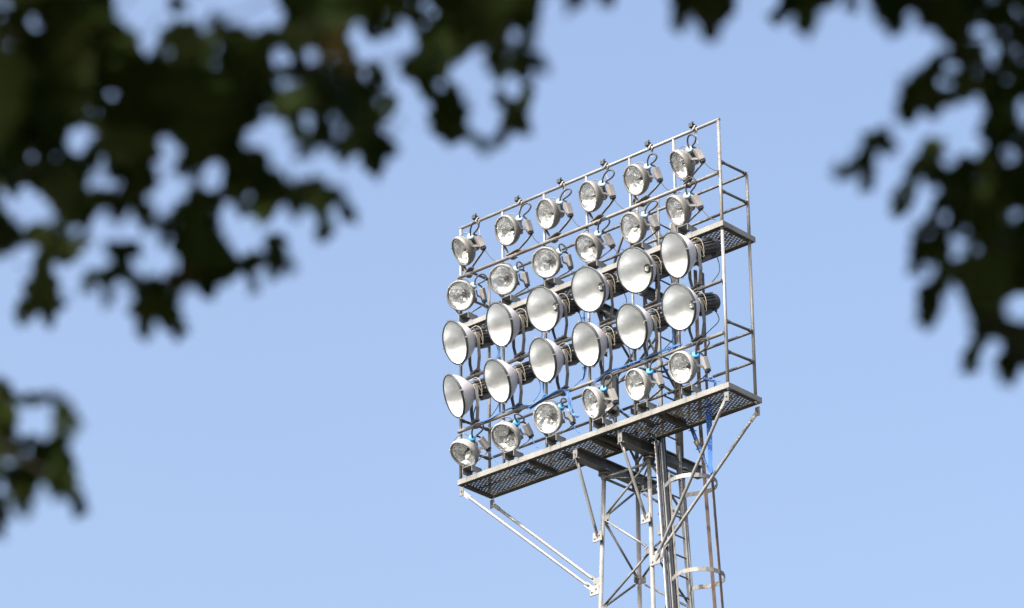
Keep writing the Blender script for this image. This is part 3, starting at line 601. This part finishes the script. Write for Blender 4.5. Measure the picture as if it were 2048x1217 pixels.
# ------------------------------------------------------------------ trees
LEAVES_L = [164,-12,662,-37,213,19,165,-71,181,656,-245,405,58,69,307,187,624,59,257,30,138,681,-10,644,12,136,12,153,-1,231,628,13,238,38,109,412,217,621,16,142,3,165,1009,20,621,-173,182,53,135,404,492,663,-120,115,67,159,682,174,630,-426,76,117,165,-27,83,747,-34,147,100,155,879,94,714,-57,194,81,154,-28,-38,621,16,11,13,132,486,141,623,101,51,59,132,-84,919,679,2,311,44,165,730,250,638,-118,-16,44,68,-73,816,698,-217,-11,27,165,128,104,623,-72,-89,24,145,819,-60,640,97,59,34,161,492,367,698,115,198,29,119,122,395,630,-11,133,92,135,-72,449,724,-447,106,24,157,253,276,675,139,293,34,122,-5,297,709,68,-496,120,88,86,580,744,-103,160,91,141,102,945,664,-96,97,17,129,648,397,698,-156,204,42,74,274,410,677,-75,58,20,84,435,538,722,-155,258,49,118,1164,-31,628,40,198,80,111,358,120,713,79,207,75,159,606,-59,616,-8,247,1,144,322,623,691,-110,169,16,106,-24,1044,714,-67,330,61,94,1069,-90,667,-176,312,6,141,82,264,690,-90,196,94,160,900,236,769,-193,79,5,92,241,541,732,-86,236,103,87,782,33,683,35,28,16,88,115,504,747,-131,138,57,93,568,511,657,-299,116,108,71,606,278,639,211,109,30,67,438,279,624,-103,363,3,110,154,62,631,19,44,70,146,639,53,758,-101,256,14,146,938,-16,631,150,213,21,159,933,81,700,16,310,84,94,-16,873,720,234,157,91,152,112,335,718,170,104,65,106,978,97,679,15,173,103,69,737,312,736,-22,76,83,115,1052,132,652,46,99,36,72,190,-6,706,-5,73,98,84,23,328,768,-76,251,11,132,528,405,758,126,218,92,103,192,141,681,-34,194,75,139,20,227,746,-115,32,82,47,334,-75,679,236,257,48,95,1030,249,716,-129,236,109,95,594,197,610,-101,280,89,87,-18,411,704,69,-160,95,60,-16,474,649,13,20,100,145,489,173,671,-136,96,112,155,746,6,709,-225,159,103,131,100,224,619,-45,406,2,117,-2,-64,722,-405,491,91,56,693,144,751,87,154,92,100,853,159,734,-6,115,52,89,743,198,626,7,136,51,72,612,76,682,11,305,102,125,231,421,611,-15,-8,57,64,247,213,634,95,220,3,115,270,351,714,-76,57,77,82,24,63,620,-102,238,120,107,500,533,754,8,226,72,62,73,349,721,193,224,54,64,69,610,755,109,391,80,99,320,108,695,192,172,99,62,524,204,620,-156,281,103,125,405,429,741,-94,118,90,110,937,-69,744,175,300,34,94,561,393,650,136,89,87,90,638,387,766,164,88,85,73,502,335,632,217,72,65,86,46,114,718,96,111,65,104,344,558,756,318,355,45,47,-19,335,746,99,109,96,138,-15,1037,713,-110,247,117,104,244,267,684,71,270,118,165,472,72,661,-41,88,59,55,126,827,660,51,94,102,84,530,87,686,26,250,20,55,285,590,698,73,155,24,45,-51,983,706,165,183,64,143,27,963,753,46,-9,57,59,252,88,703,140,86,60,64,910,257,721,-124,76,56,81,367,332,657,147,226,102,52,422,71,650,204,217,95,44,331,468,758,41,198,102,66,63,807,748,150,-27,117,40,763,305,635,7,108,1,52,1037,199,748,108,225,114,96,96,402,666,-25,106,117,78,300,444,736,-111,130,15,45,977,292,630,6,263,104,51,661,281,615,30,164,104,49,592,224,703,198,159,96,54,161,1015,682,-104,144,74,40,1053,248,739,-92,132,117,59,170,327,660,157,181,101,66,218,568,619,-197,166,101,49,177,569,698,-91,150,95,54,199,557,736,-91,65,51,43,31,797,759,218,4,120,72,-31,156,613,91,156,44,165,896,192,750,120,124,14,58,638,170,750,-151,146,11,77,263,504,707,-69,-4,77,49,1047,86,688,121,196,73,40,91,573,754,168,135,100,95,996,53,636,-233,111,74,67,669,100,642,-97,166,28,72,305,304,768,-156,103,76,57,127,983,624,-93,85,96,54,750,150,768,98,99,64,56,166,436,711,-64,244,81,62,2,463,707,87,210,3,76,526,-103,717,-169,406,42,132,45,29,764,-217,127,86,70,197,-23,657,-89,342,89,69,159,242,663,-62,31,81,52,476,343,769,-76,76,1,62,552,485,761,16,6,34,45,66,83,715,259,87,6,68,166,481,683,-96,229,106,52,389,345,666,-41,130,77,49,758,237,760,248,251,87,54,24,953,769,70,277,2,47,-8,846,764,-93,347,61,103,208,27,614,-86,58,89,64,838,39,764,44,175,23,56,122,916,766,-126,33,38,69,431,403,765,-23,38,22,54,699,429,696,86,127,94,47,173,239,761,43,121,70,42,938,-1,643,141,290,71,44,285,347,639,76,174,2,55,421,458,708,375,192,79,77,861,140,738,-90,40,16,72,252,79,679,-75,50,81,64,352,282,727,111,91,119,50,650,440,660,-89,120,93,56,1055,46,618,-194,29,17,44,105,495,678,11,240,35,75,592,248,710,-101,369,107,51,519,310,672,18,57,89,43,314,264,674,57,329,25,46,452,68,660,-155,16,47,44,1022,128,733,-194,358,110,81,960,287,700,-72,52,120,46,1212,-4,687,-88,131,98,55,696,304,693,-53,184,120,81,281,-38,692,80,50,72,40,602,138,760,120,133,116,98,212,400,704,-35,47,82,58,294,659,690,-313,155,114,45,237,505,763,88,80,83,56,433,551,641,212,16,53,48,39,917,708,169,108,120,60,113,621,750,68,238,120,59,156,493,666,-32,299,69,45,1112,-90,676,-42,16,27,139,68,455,767,-99,277,102,41,929,93,748,-8,337,10,51,877,246,711,-91,106,69,47,1016,143,756,83,290,97,40,665,252,626,14,294,114,47,453,89,694,-16,116,61,44,352,84,733,-57,159,40,86,521,426,685,-3,162,61,57,768,296,751,83,207,40,54,572,208,683,268,225,65,69,1017,230,742,74,198,76,64,539,80,690,274,-82,106,79,20,485,702,29,112,44,56,254,350,709,213,38,12,72,432,-31,651,-73,0,120,59,573,82,758,-211,90,92,53,858,189,737,69,63,62,51,574,-1,672,-150,14,47,43,88,458,623,181,271,96,72,1042,249,676,-249,101,76,45,667,137,657,-18,59,58,41,296,372,717,-125,169,56,51,395,-45,654,-69,73,60,49,997,204,744,96,80,91,43,330,460,669,6,162,93,48,193,312,766,4,190,92,60,147,348,749,-72,244,52,92,1207,-62,678,-139,246,35,72,126,820,620,-99,-7,34,40,109,197,636,-110,415,49,79,134,850,666,-92,11,78,55,358,11,749,-136,16,69,49,-2,372,757,-81,262,105,72,277,575,669,54,139,114,61,492,-42,766,-75,257,49,54,42,1004,644,-17,219,7,56,732,270,753,-167,-315,108,82,436,118,707,-86,19,95,62,460,517,746,111,90,87,53,987,130,617,18,6,21,41,173,401,668,-46,183,100,45,509,563,709,-98,152,119,71,495,81,618,31,265,67,47,9,822,677,54,175,86,56,367,564,611,5,211,68,51,142,496,769,151,96,114,47,693,313,754,37,229,103,51,219,598,687,-111,167,117,45,477,398,624,-29,207,17,51,932,260,614,-111,60,105,44,900,218,625,104,230,40,68,413,296,648,-90,50,88,96,466,-41,618,81,269,1,41,1052,63,637,95,164,120,70,383,-38,686,251,25,102,51,889,237,744,267,220,115,71,609,390,666,4,-81,82,79,167,227,649,-37,172,95,68,298,449,631,63,190,111,46,919,117,767,-135,201,110,40,85,800,744,48,-1,73,40,514,118,753,-45,233,57,84,994,146,741,127,147,110,59,198,243,769,-178,95,68,43,678,68,759,-200,294,103,58,366,334,714,-161,207,79,40,643,247,713,200,129,103,82,585,16,643,88,143,86,63,299,579,770,4,58,120,108,1012,67,767,204,196,118,45,343,598,660,147,235,88,46,819,131,624,-93,320,13,40,538,-46,701,62,91,63,54,41,35,644,-11,268,51,54,143,244,617,158,-9,119,48,456,90,642,58,-20,70,43,234,500,645,-232,146,52,45,945,66,693,-56,271,34,80,697,424,770,-97,109,115,65,72,474,686,137,244,76,62,678,297,688,-37,215,108,56,48,1012,612,166,148,74,40,-15,404,757,-197,85,55,65,514,113,754,71,103,37,62,281,-96,628,38,149,61,120,899,277,751,149,330,96,40,277,621,762,-22,240,74,47,377,429,737,-34,195,74,77,43,632,741,-252,175,88,45,1028,43,616,-35,208,14,40,647,455,721,-297,186,97,66,436,45,624,427,159,90,42,737,135,735,47,11,120,60,410,80,768,-129,372,112,57,156,1007,743,203,125,99,55,531,518,707,147,15,65,86,373,279,636,357,151,76,46,484,418,749,39,97,64,46,671,397,619,100,222,64,44,410,-35,634,223,333,105,40,695,243,679,-177,121,103,49,18,894,754,257,283,113,91,577,146,760,-4,18,93,54,-2,783,753,58,138,30,59,394,372,704,-98,183,117,62,171,426,748,-187,255,25,62,1216,-7,745,116,199,69,40,303,569,690,12,223,97,43,23,903,636,-85,85,105,75,298,437,612,-51,166,112,48,370,-48,769,253,307,46,53,1035,94,657,161,277,112,50,435,47,755,-85,215,114,48,211,13,721,-90,150,17,50,355,668,756,14,322,61,44,200,401,753,30,270,108,80,267,497,764,-95,346,94,51,963,293,688,74,128,120,49,192,197,641,-10,70,67,40,1009,206,739,60,114,120,58,305,196,656,219,141,106,44,267,157,808,-130,279,59,78,50,246,814,332,-248,1,132,242,188,794,18,-258,44,40,46,176,663,-27,148,51,43,141,153,834,-99,118,69,143,150,212,766,58,-118,69,64,493,230,776,-151,-202,22,84,300,191,692,56,178,8,136,32,202,689,-347,39,1,133,299,211,646,-52,73,3,119,81,192,758,-542,538,37,45,231,149,773,98,526,71,87,385,201,848,120,343,1,165,229,294,754,26,390,1,65,257,282,701,-30,235,107,151,164,-51,791,49,229,25,117,103,230,748,-218,291,100,139,114,382,835,145,383,96,161,136,205,838,25,383,27,156,641,-19,703,-19,227,28,133,713,-118,777,-225,71,116,118,267,232,820,293,266,82,142,1,277,764,-744,548,98,74,876,-10,763,-49,125,1,96,201,98,808,-137,449,115,44,654,191,763,281,359,39,101,246,250,741,-12,214,41,122,687,3,650,-79,278,21,104,188,118,730,-4,130,29,161,291,243,679,242,190,44,106,34,-20,644,126,68,62,94,229,138,834,-145,152,35,90,-175,371,816,96,766,56,120,-26,221,706,668,-112,29,64,410,303,824,-440,533,54,61,-23,41,834,-27,-13,116,97,135,229,766,-156,146,89,93,405,237,781,123,151,108,122,459,219,658,255,139,18,115,99,160,718,-579,30,62,162,96,288,722,240,206,22,61,1034,6,690,99,54,75,93,139,55,840,-96,-517,57,41,109,110,839,215,-80,97,89,447,246,695,-188,87,24,135,21,257,699,220,380,69,123,36,-1,786,25,-53,4,60,314,207,710,123,428,69,137,103,87,684,104,271,83,132,134,159,830,-145,-34,97,55,278,179,823,-29,129,90,160,70,125,685,-105,135,13,107,722,-90,833,374,150,46,160,759,48,838,-137,14,39,76,88,243,697,496,271,5,100,259,288,715,-125,138,83,144,265,122,737,33,465,65,54,454,193,845,-209,393,96,161,765,222,805,39,214,116,95]
LEAVES_R = [1896,-31,673,-224,240,42,165,2231,653,650,-744,475,53,115,1790,-45,621,-13,170,43,165,2065,538,709,69,242,35,128,2081,279,696,-208,259,89,100,1964,424,641,189,245,27,100,1371,-65,636,59,-284,35,90,1645,-76,726,-388,119,66,165,1962,586,622,177,164,97,139,2106,33,681,303,129,19,158,2101,190,668,-14,347,31,120,2061,-44,646,285,354,104,119,2027,681,618,-42,56,120,145,1872,518,649,218,131,107,88,1857,189,655,-108,255,22,94,1949,187,672,-155,-31,117,76,1853,334,733,110,428,11,70,2085,499,617,227,106,60,136,2046,-49,672,213,23,44,109,1746,292,706,62,-95,15,54,2118,689,649,171,235,5,165,1992,288,670,25,227,40,65,1400,4,648,-88,191,39,111,1894,392,731,71,220,100,122,1757,2,649,78,440,120,120,1926,349,690,135,277,82,77,1606,29,662,-24,404,22,88,1912,63,633,-251,138,11,66,2073,67,683,436,397,95,83,1961,543,638,-14,-31,92,109,2058,704,716,-68,271,72,117,1999,490,648,50,211,105,117,1980,32,738,-11,48,83,83,2029,-80,629,462,994,103,110,1710,332,702,-174,260,112,68,1995,198,697,205,273,43,86,1984,407,723,-207,299,106,156,1708,-63,668,-457,-39,120,152,1854,496,697,-237,-44,62,72,2037,550,670,61,43,48,106,1584,10,716,126,184,8,69,1872,589,713,-219,228,113,114,1999,179,692,-130,150,50,76,1862,37,676,81,60,110,86,1810,369,719,109,202,120,89,1950,709,720,-18,194,120,83,1455,-39,724,-44,130,99,89,2028,665,654,-218,23,108,109,2064,403,686,-68,64,98,122,1983,239,697,-103,191,98,58,1945,722,732,-235,-84,116,61,1904,195,694,-14,-2,61,50,1985,341,701,92,263,24,71,1787,50,680,30,161,54,54,1917,106,744,72,21,50,67,1733,314,667,110,184,40,40,1729,328,709,-83,304,12,54,2015,37,622,-107,28,48,66,2068,582,715,-38,28,105,69,1854,454,711,-139,-79,90,48,1915,348,643,163,157,16,58,1850,318,697,124,238,108,100,1555,37,730,-171,23,78,40,1754,269,674,-124,264,120,62,1706,6,669,31,171,110,49,1885,482,704,-200,199,115,84,1855,645,683,187,270,97,41,1882,370,666,-47,78,97,72,1878,133,739,-96,198,79,54,1953,627,623,-189,117,82,46,2055,106,742,-224,111,91,46,1826,536,692,85,-163,75,40,2014,122,692,-184,187,5,45,1925,542,737,-33,254,93,90,1366,40,697,-68,172,114,47,1877,130,729,-18,-87,41,50,2020,134,716,98,271,55,57,1953,111,650,-68,281,28,56,1578,-37,742,49,159,54,84,1423,61,648,137,187,70,40,1879,587,661,8,235,107,67,1993,219,668,-185,13,66,47,2003,-6,710,78,224,105,69,1970,262,649,151,193,78,51,1785,53,687,-163,72,116,51,1678,341,633,313,137,89,40,1968,143,642,18,49,119,66,1871,217,686,320,158,120,46,1787,415,703,88,163,106,40,1775,272,667,-230,144,108,52,1356,49,695,-51,169,100,46,1975,320,717,-104,202,27,46,2016,749,729,151,73,29,41,1972,-32,655,-117,215,67,88,1863,606,651,107,37,86,44,1921,25,688,249,247,35,95,2009,86,749,23,68,86,55,2007,757,615,53,98,117,44,2004,259,628,-25,188,1,51,1432,33,677,-173,308,15,64,1415,49,676,-164,165,102,54,1929,447,652,96,223,51,56,1933,176,632,56,263,53,71,1623,22,629,-58,164,89,55,2019,104,656,-48,154,119,57,2017,277,641,33,322,66,57,2075,229,723,63,122,115,65,1731,345,652,-26,201,10,40,1820,228,737,-17,222,74,55,1894,417,639,55,316,85,45,1921,332,677,-11,226,87,44,1863,600,709,-230,153,47,64,1714,-46,641,56,101,16,63,1927,150,675,66,155,92,104,1874,482,651,-33,301,103,60,1947,470,710,119,-1,99,56,2136,271,701,500,269,71,78,1749,-7,678,-121,137,97,42,1850,180,740,-120,163,79,93,1738,371,710,-75,217,104,40,1773,299,670,0,13,78,41,1862,209,675,-162,131,64,47,2070,137,689,-73,59,45,55,1770,290,621,98,117,17,40,1847,638,667,53,117,103,46,2002,167,731,-59,200,83,52,1735,368,706,-81,198,74,42,1423,56,652,-188,214,38,45,2007,235,685,57,216,109,68,1708,5,712,-67,174,97,54,1850,453,727,197,198,120,69,2071,207,726,-2,130,120,88,1447,3,745,169,98,39,64,1962,110,725,119,123,89,51,1944,82,616,-184,15,118,46,1351,5,690,55,179,120,56,1937,738,734,-23,208,106,40,1992,43,681,132,288,93,51,2034,150,652,42,326,75,60,1883,467,688,-37,244,109,60,1889,154,723,-62,36,103,44,1832,479,658,47,192,109,54,1884,450,641,-139,82,120,44,1807,402,736,230,510,72,55,1882,43,666,-45,110,60,72,2005,90,714,-17,67,99,61,1832,173,629,-12,132,13,41,1811,186,666,262,249,55,42,2034,254,749,-203,70,97,43,1811,222,634,-163,33,11,40,1797,426,749,174,279,112,42,2021,727,666,121,248,39,49,1943,483,716,43,214,109,65,1916,464,696,-65,275,101,43,1830,-215,775,-199,-182,118,132,2004,395,712,51,451,8,91,1778,-191,781,-388,404,6,120,2172,561,705,-207,792,30,144,1868,586,697,-56,148,38,58,2062,496,816,-135,-260,60,142,1971,596,739,-81,84,72,93,2012,1,769,223,-240,9,56,1838,-70,742,-312,1200,86,45,1803,31,714,-52,386,111,42,2039,502,810,257,278,78,96,1929,415,778,-97,156,65,87,1854,-67,789,-509,173,43,165,2074,653,770,45,231,103,49,1826,2,768,-152,266,91,144,1949,440,701,-50,-120,36,71,2037,376,660,-44,121,47,100,1876,-21,690,-256,253,120,149,2058,492,766,120,-363,117,124,2019,517,781,208,163,19,153,1376,-25,801,-65,-27,70,71,2093,332,795,196,73,84,161,2074,75,782,69,279,74,117,2095,132,797,5,61,20,61,2026,532,738,-109,443,12,116,2092,-1,765,-159,-1306,16,106,1985,370,696,70,145,92,114,2057,562,791,99,636,19,88,2027,515,825,586,-317,39,142,1696,-224,753,-384,104,10,165,2066,576,776,-35,102,120,75,1977,579,726,-265,421,66,68,1941,-25,703,-984,96,78,83,2017,5,716,-245,168,101,48,1924,84,755,-20,-40,46,45,2042,487,817,188,121,5,43,2152,589,695,74,288,109,40,2112,443,696,588,672,30,94,2084,443,815,-131,-18,115,133,1929,46,772,122,127,89,58,1973,587,745,261,415,33,74,2054,-35,828,14,151,75,153,1418,-20,767,-186,222,74,129,1938,-8,778,-1064,151,111,64,2121,273,813,-247,129,21,128,2016,503,717,-93,336,27,99,1877,-52,799,134,-348,111,68,2196,671,703,-220,936,26,59,2059,346,804,-88,44,15,97,2075,409,674,69,23,52,97]
HALF = [(0, 0), (.13, -.07), (.28, -.10), (.36, -.02), (.33, .06), (.46, .10), (.62, .22), (.60, .30), (.66, .42), (.52, .40), (.45, .46), (.34, .42), (.19, .40), (.26, .56), (.34, .66), (.24, .68), (.20, .80), (.09, .84)]
OUT = HALF + [(0, 1.04)] + [(-x, y) for x, y in HALF[:0:-1]]
def leaf_mesh(name, m, cup, fold):
    mb = MB(); z = lambda x, y: cup * ((y - .35) ** 2) + fold * abs(x)
    tri = tessellate_polygon([[V((x, y, 0)) for x, y in OUT]])
    mb.add([V((x, y - .42, z(x, y))) for x, y in OUT], tri, True)
    mb.tube([V((0, -.42, 0)), V((.02, -.58, -.05)), V((.03, -.75, -.13))], .012, 3, False)
    return mb.mesh(name, m)
LM = [leaf_mesh('maple_leaf', M_LEAF, .12, .10), leaf_mesh('maple_leaf_cupped', M_LEAF, -.18, .18), leaf_mesh('maple_leaf_flat', M_LEAF, .05, -.06), leaf_mesh('maple_leaf_turning', M_LEAF2, .10, .12)]
fwd_h = V((CF.x, CF.y, 0)).normalized(); right_h = V((CR.x, CR.y, 0)).normalized()
def tree(label, leaves, base, limb_top, hubs, seed, crown_c, crown_r, n_crown):
    rnd = random.Random(seed)
    t = thing('maple_tree', label, 'tree', base, 'maple trees framing the view')
    B = V(base)
    off = lambda p: p                              # world coordinates
    def wpart(name, mb, m): return link(name, mb.mesh(name, m, B), t)
    nodes = []; rest = MB(); order = sorted(range(len(leaves) // 7), key=lambda k: -leaves[7 * k + 6] / leaves[7 * k + 2]); single = set(order[:300])
    for k in range(len(leaves) // 7):
        px, py, d, phi, psi, gam, s = leaves[7 * k:7 * k + 7]
        d, phi, psi, gam, s = d / 100, phi / 100, psi / 100, gam / 100, s / 1000
        c = CAM + ray(px, py) * d
        a2, b2 = (math.cos(psi), math.sin(psi)), (-math.sin(psi), math.cos(psi)); sg = 1 if rnd.random() < .5 else -1
        a3 = CR * a2[0] - CU * a2[1]; b3 = (CR * b2[0] - CU * b2[1]) * math.cos(gam) - CF * (math.sin(gam) * sg)
        f = lambda u: a3 * (u[0] * a2[0] + u[1] * a2[1]) + b3 * (u[0] * b2[0] + u[1] * b2[1])
        ex, ey = f((math.cos(phi), math.sin(phi))), f((-math.sin(phi), math.cos(phi))); ez = ex.cross(ey)
        p = c - B
        mt = Matrix(((ex.x * s, ey.x * s, ez.x * s, p.x), (ex.y * s, ey.y * s, ez.y * s, p.y), (ex.z * s, ey.z * s, ez.z * s, p.z), (0, 0, 0, 1)))
        v = rnd.random(); me = LM[3 if v < .03 else 0 if v < .4 else 1 if v < .7 else 2]
        if k in single: link('leaf', me, t, mt)
        else: rest.add([mt @ q.co + B for q in me.vertices], [tuple(q.vertices) for q in me.polygons], True)
        nodes.append(c + ex * s * .03 - ey * s * .75 - ez * s * .13)
    if rest.v: lv = wpart('small_leaves', rest, M_LEAF); lv['kind'] = 'stuff'
    # trunk and limbs
    top = B + V((.15, .1, 9.5))
    trunk = smooth([B + V((0, 0, -.2)), B + V((.04, .03, 1.6)), B + V((-.03, .05, 3.6)), B + V((.1, .0, 6.2)), top], 4)
    nt_ = len(trunk); wpart('trunk', MB().tube(trunk, [.30 - .24 * i / (nt_ - 1) + (.10 if i == 0 else 0) for i in range(nt_)], 14), M_BARK)
    J = B + V((-.02, .04, 3.2)); LT = V(limb_top)
    lp = smooth([J, J.lerp(LT, .5) + V((0, 0, .25)), LT], 5)
    wpart('limb', MB().tube(lp, [.11 - .075 * i / (len(lp) - 1) for i in range(len(lp))], 9), M_BARK)
    for k in range(9):
        a = rnd.uniform(0, 6.28); z0 = 4.6 + k * .5; q = B + V((.05, .02, z0)); e = q + V((math.cos(a) * 2.4, math.sin(a) * 2.4, 1.2 + .1 * k))
        if any(visible(q.lerp(e, j / 8), 420) for j in range(9)): continue
        wpart('limb', MB().tube(smooth([q, q.lerp(e, .5) + V((0, 0, .2)), e], 4), [.07, .064, .058, .052, .046, .04, .032, .026, .02], 7), M_BARK)
    # twigs: shortest tree through the leaf stalks, rooted at hubs outside the picture
    H = [CAM + ray(px, py) * d for px, py, d in hubs]; mb = MB()
    for h in H:
        away = (LT.lerp(h, .5) - (CAM + CF * 7)).normalized() * (LT - h).length * .10
        mb.tube(smooth([LT, LT.lerp(h, .3) + away * .9, LT.lerp(h, .65) + away * .8, h], 4), [.018 - .0008 * i for i in range(13)], 6)
    allp = H + nodes; par = {}; best = [(1e9, -1)] * len(allp); ins = set(range(len(H)))
    for i in range(len(H), len(allp)): best[i] = min(((allp[i] - h).length, k) for k, h in enumerate(H))
    while len(ins) < len(allp):
        i = min((j for j in range(len(allp)) if j not in ins), key=lambda j: best[j][0])
        p, q = allp[best[i][1]], allp[i]; mb.tube([p, p.lerp(q, .5) + V((0, 0, -.006)), q], [.0022, .0018, .0015], 4, False) if (p - q).length < .085 or visible(p, -4) < 1 else None; ins.add(i)
        for j in range(len(allp)):
            if j not in ins:
                dd = (allp[j] - allp[i]).length
                if dd < best[j][0]: best[j] = (dd, i)
    tw = wpart('twigs', mb, M_BARK); tw['kind'] = 'stuff'
    # the rest of the crown, out of the picture: enlarged to shade the leaves in view
    mb = MB(); O8 = [(0, -.42), (.36, -.48), (.30, -.3), (.64, -.0), (.2, .0), (.34, .24), (0, .62), (-.34, .24), (-.2, 0), (-.64, 0), (-.3, -.3), (-.36, -.48)]
    k = 0; tries = 0; cc = V(crown_c)
    while k < n_crown and tries < n_crown * 12:
        tries += 1
        u = V((rnd.gauss(0, 1), rnd.gauss(0, 1), rnd.gauss(0, 1))).normalized() * rnd.uniform(.15, 1) ** .4
        c = cc + V((u.x * crown_r[0], u.y * crown_r[1], u.z * crown_r[2]))
        if visible(c, 190) or c.z < 1.9 or (c - CAM).length < 1.6: continue
        q_ = (c - CAM).dot(CF)
        if 0 < q_ < 5 and (c - CAM - CF * q_).length < 1.5: continue
        s = rnd.uniform(.15, .22); nn = V((rnd.gauss(0, .5), rnd.gauss(0, .5), 1)).normalized(); x, y = frame(nn); a = rnd.uniform(0, 6.28)
        ex, ey = x * math.cos(a) + y * math.sin(a), y * math.cos(a) - x * math.sin(a)
        mb.add([c + ex * u_ * s + ey * v_ * s + nn * abs(u_) * .1 * s for u_, v_ in O8] + [c], [(i, (i + 1) % 12, 12) for i in range(12)]); k += 1
    fo = wpart('foliage', mb, M_LEAF); fo['kind'] = 'stuff'
    return t
def visible(p, m):
    q = V(p) - CAM; z = q.dot(CF)
    if z < .05: return False
    x, y = 1024 + FPX * q.dot(CR) / z, 608.5 - FPX * q.dot(CU) / z
    return -m < x < 2048 + m and -m < y < 1217 + m
def gpos(f, r): q = CAM + fwd_h * f + right_h * r; return V((q.x, q.y, 0))
tl = CAM + ray(-230, -200) * 7.1; tr_ = CAM + ray(2280, -200) * 6.7
cl_ = gpos(2.2, -3.2) + V((0, 0, 6.2)); cr_ = gpos(.4, 3.4) + V((0, 0, 6.0))
tree('broad maple branch with dense dark leaves filling the upper left', LEAVES_L, gpos(6.6, -3.4), tl,
     [(-150, 60, 7.2), (-150, 330, 7.0), (-160, 620, 7.3), (-160, 850, 7.0), (-160, 980, 7.0), (-160, -160, 7.1), (250, -160, 7.2), (450, -160, 7.0), (700, -160, 7.0), (950, -160, 6.9)], 21, cl_, (6.6, 6.6, 4.4), 13000)
tree('maple branch with fewer hanging leaves along the upper right edge', LEAVES_R, gpos(5.2, 3.2), tr_,
     [(2200, 60, 6.7), (2200, 380, 6.6), (2200, 660, 6.8), (2200, -160, 6.7), (1900, -160, 6.7), (1620, -160, 6.7), (1420, -160, 6.7), (1180, -160, 6.8)], 22, cr_, (6.4, 6.4, 4.2), 13000)
for t in [o for o in bpy.data.objects if o.name.startswith('maple_tree')]: t['group'] = 'maple trees framing the view'
bpy.context.view_layer.update()
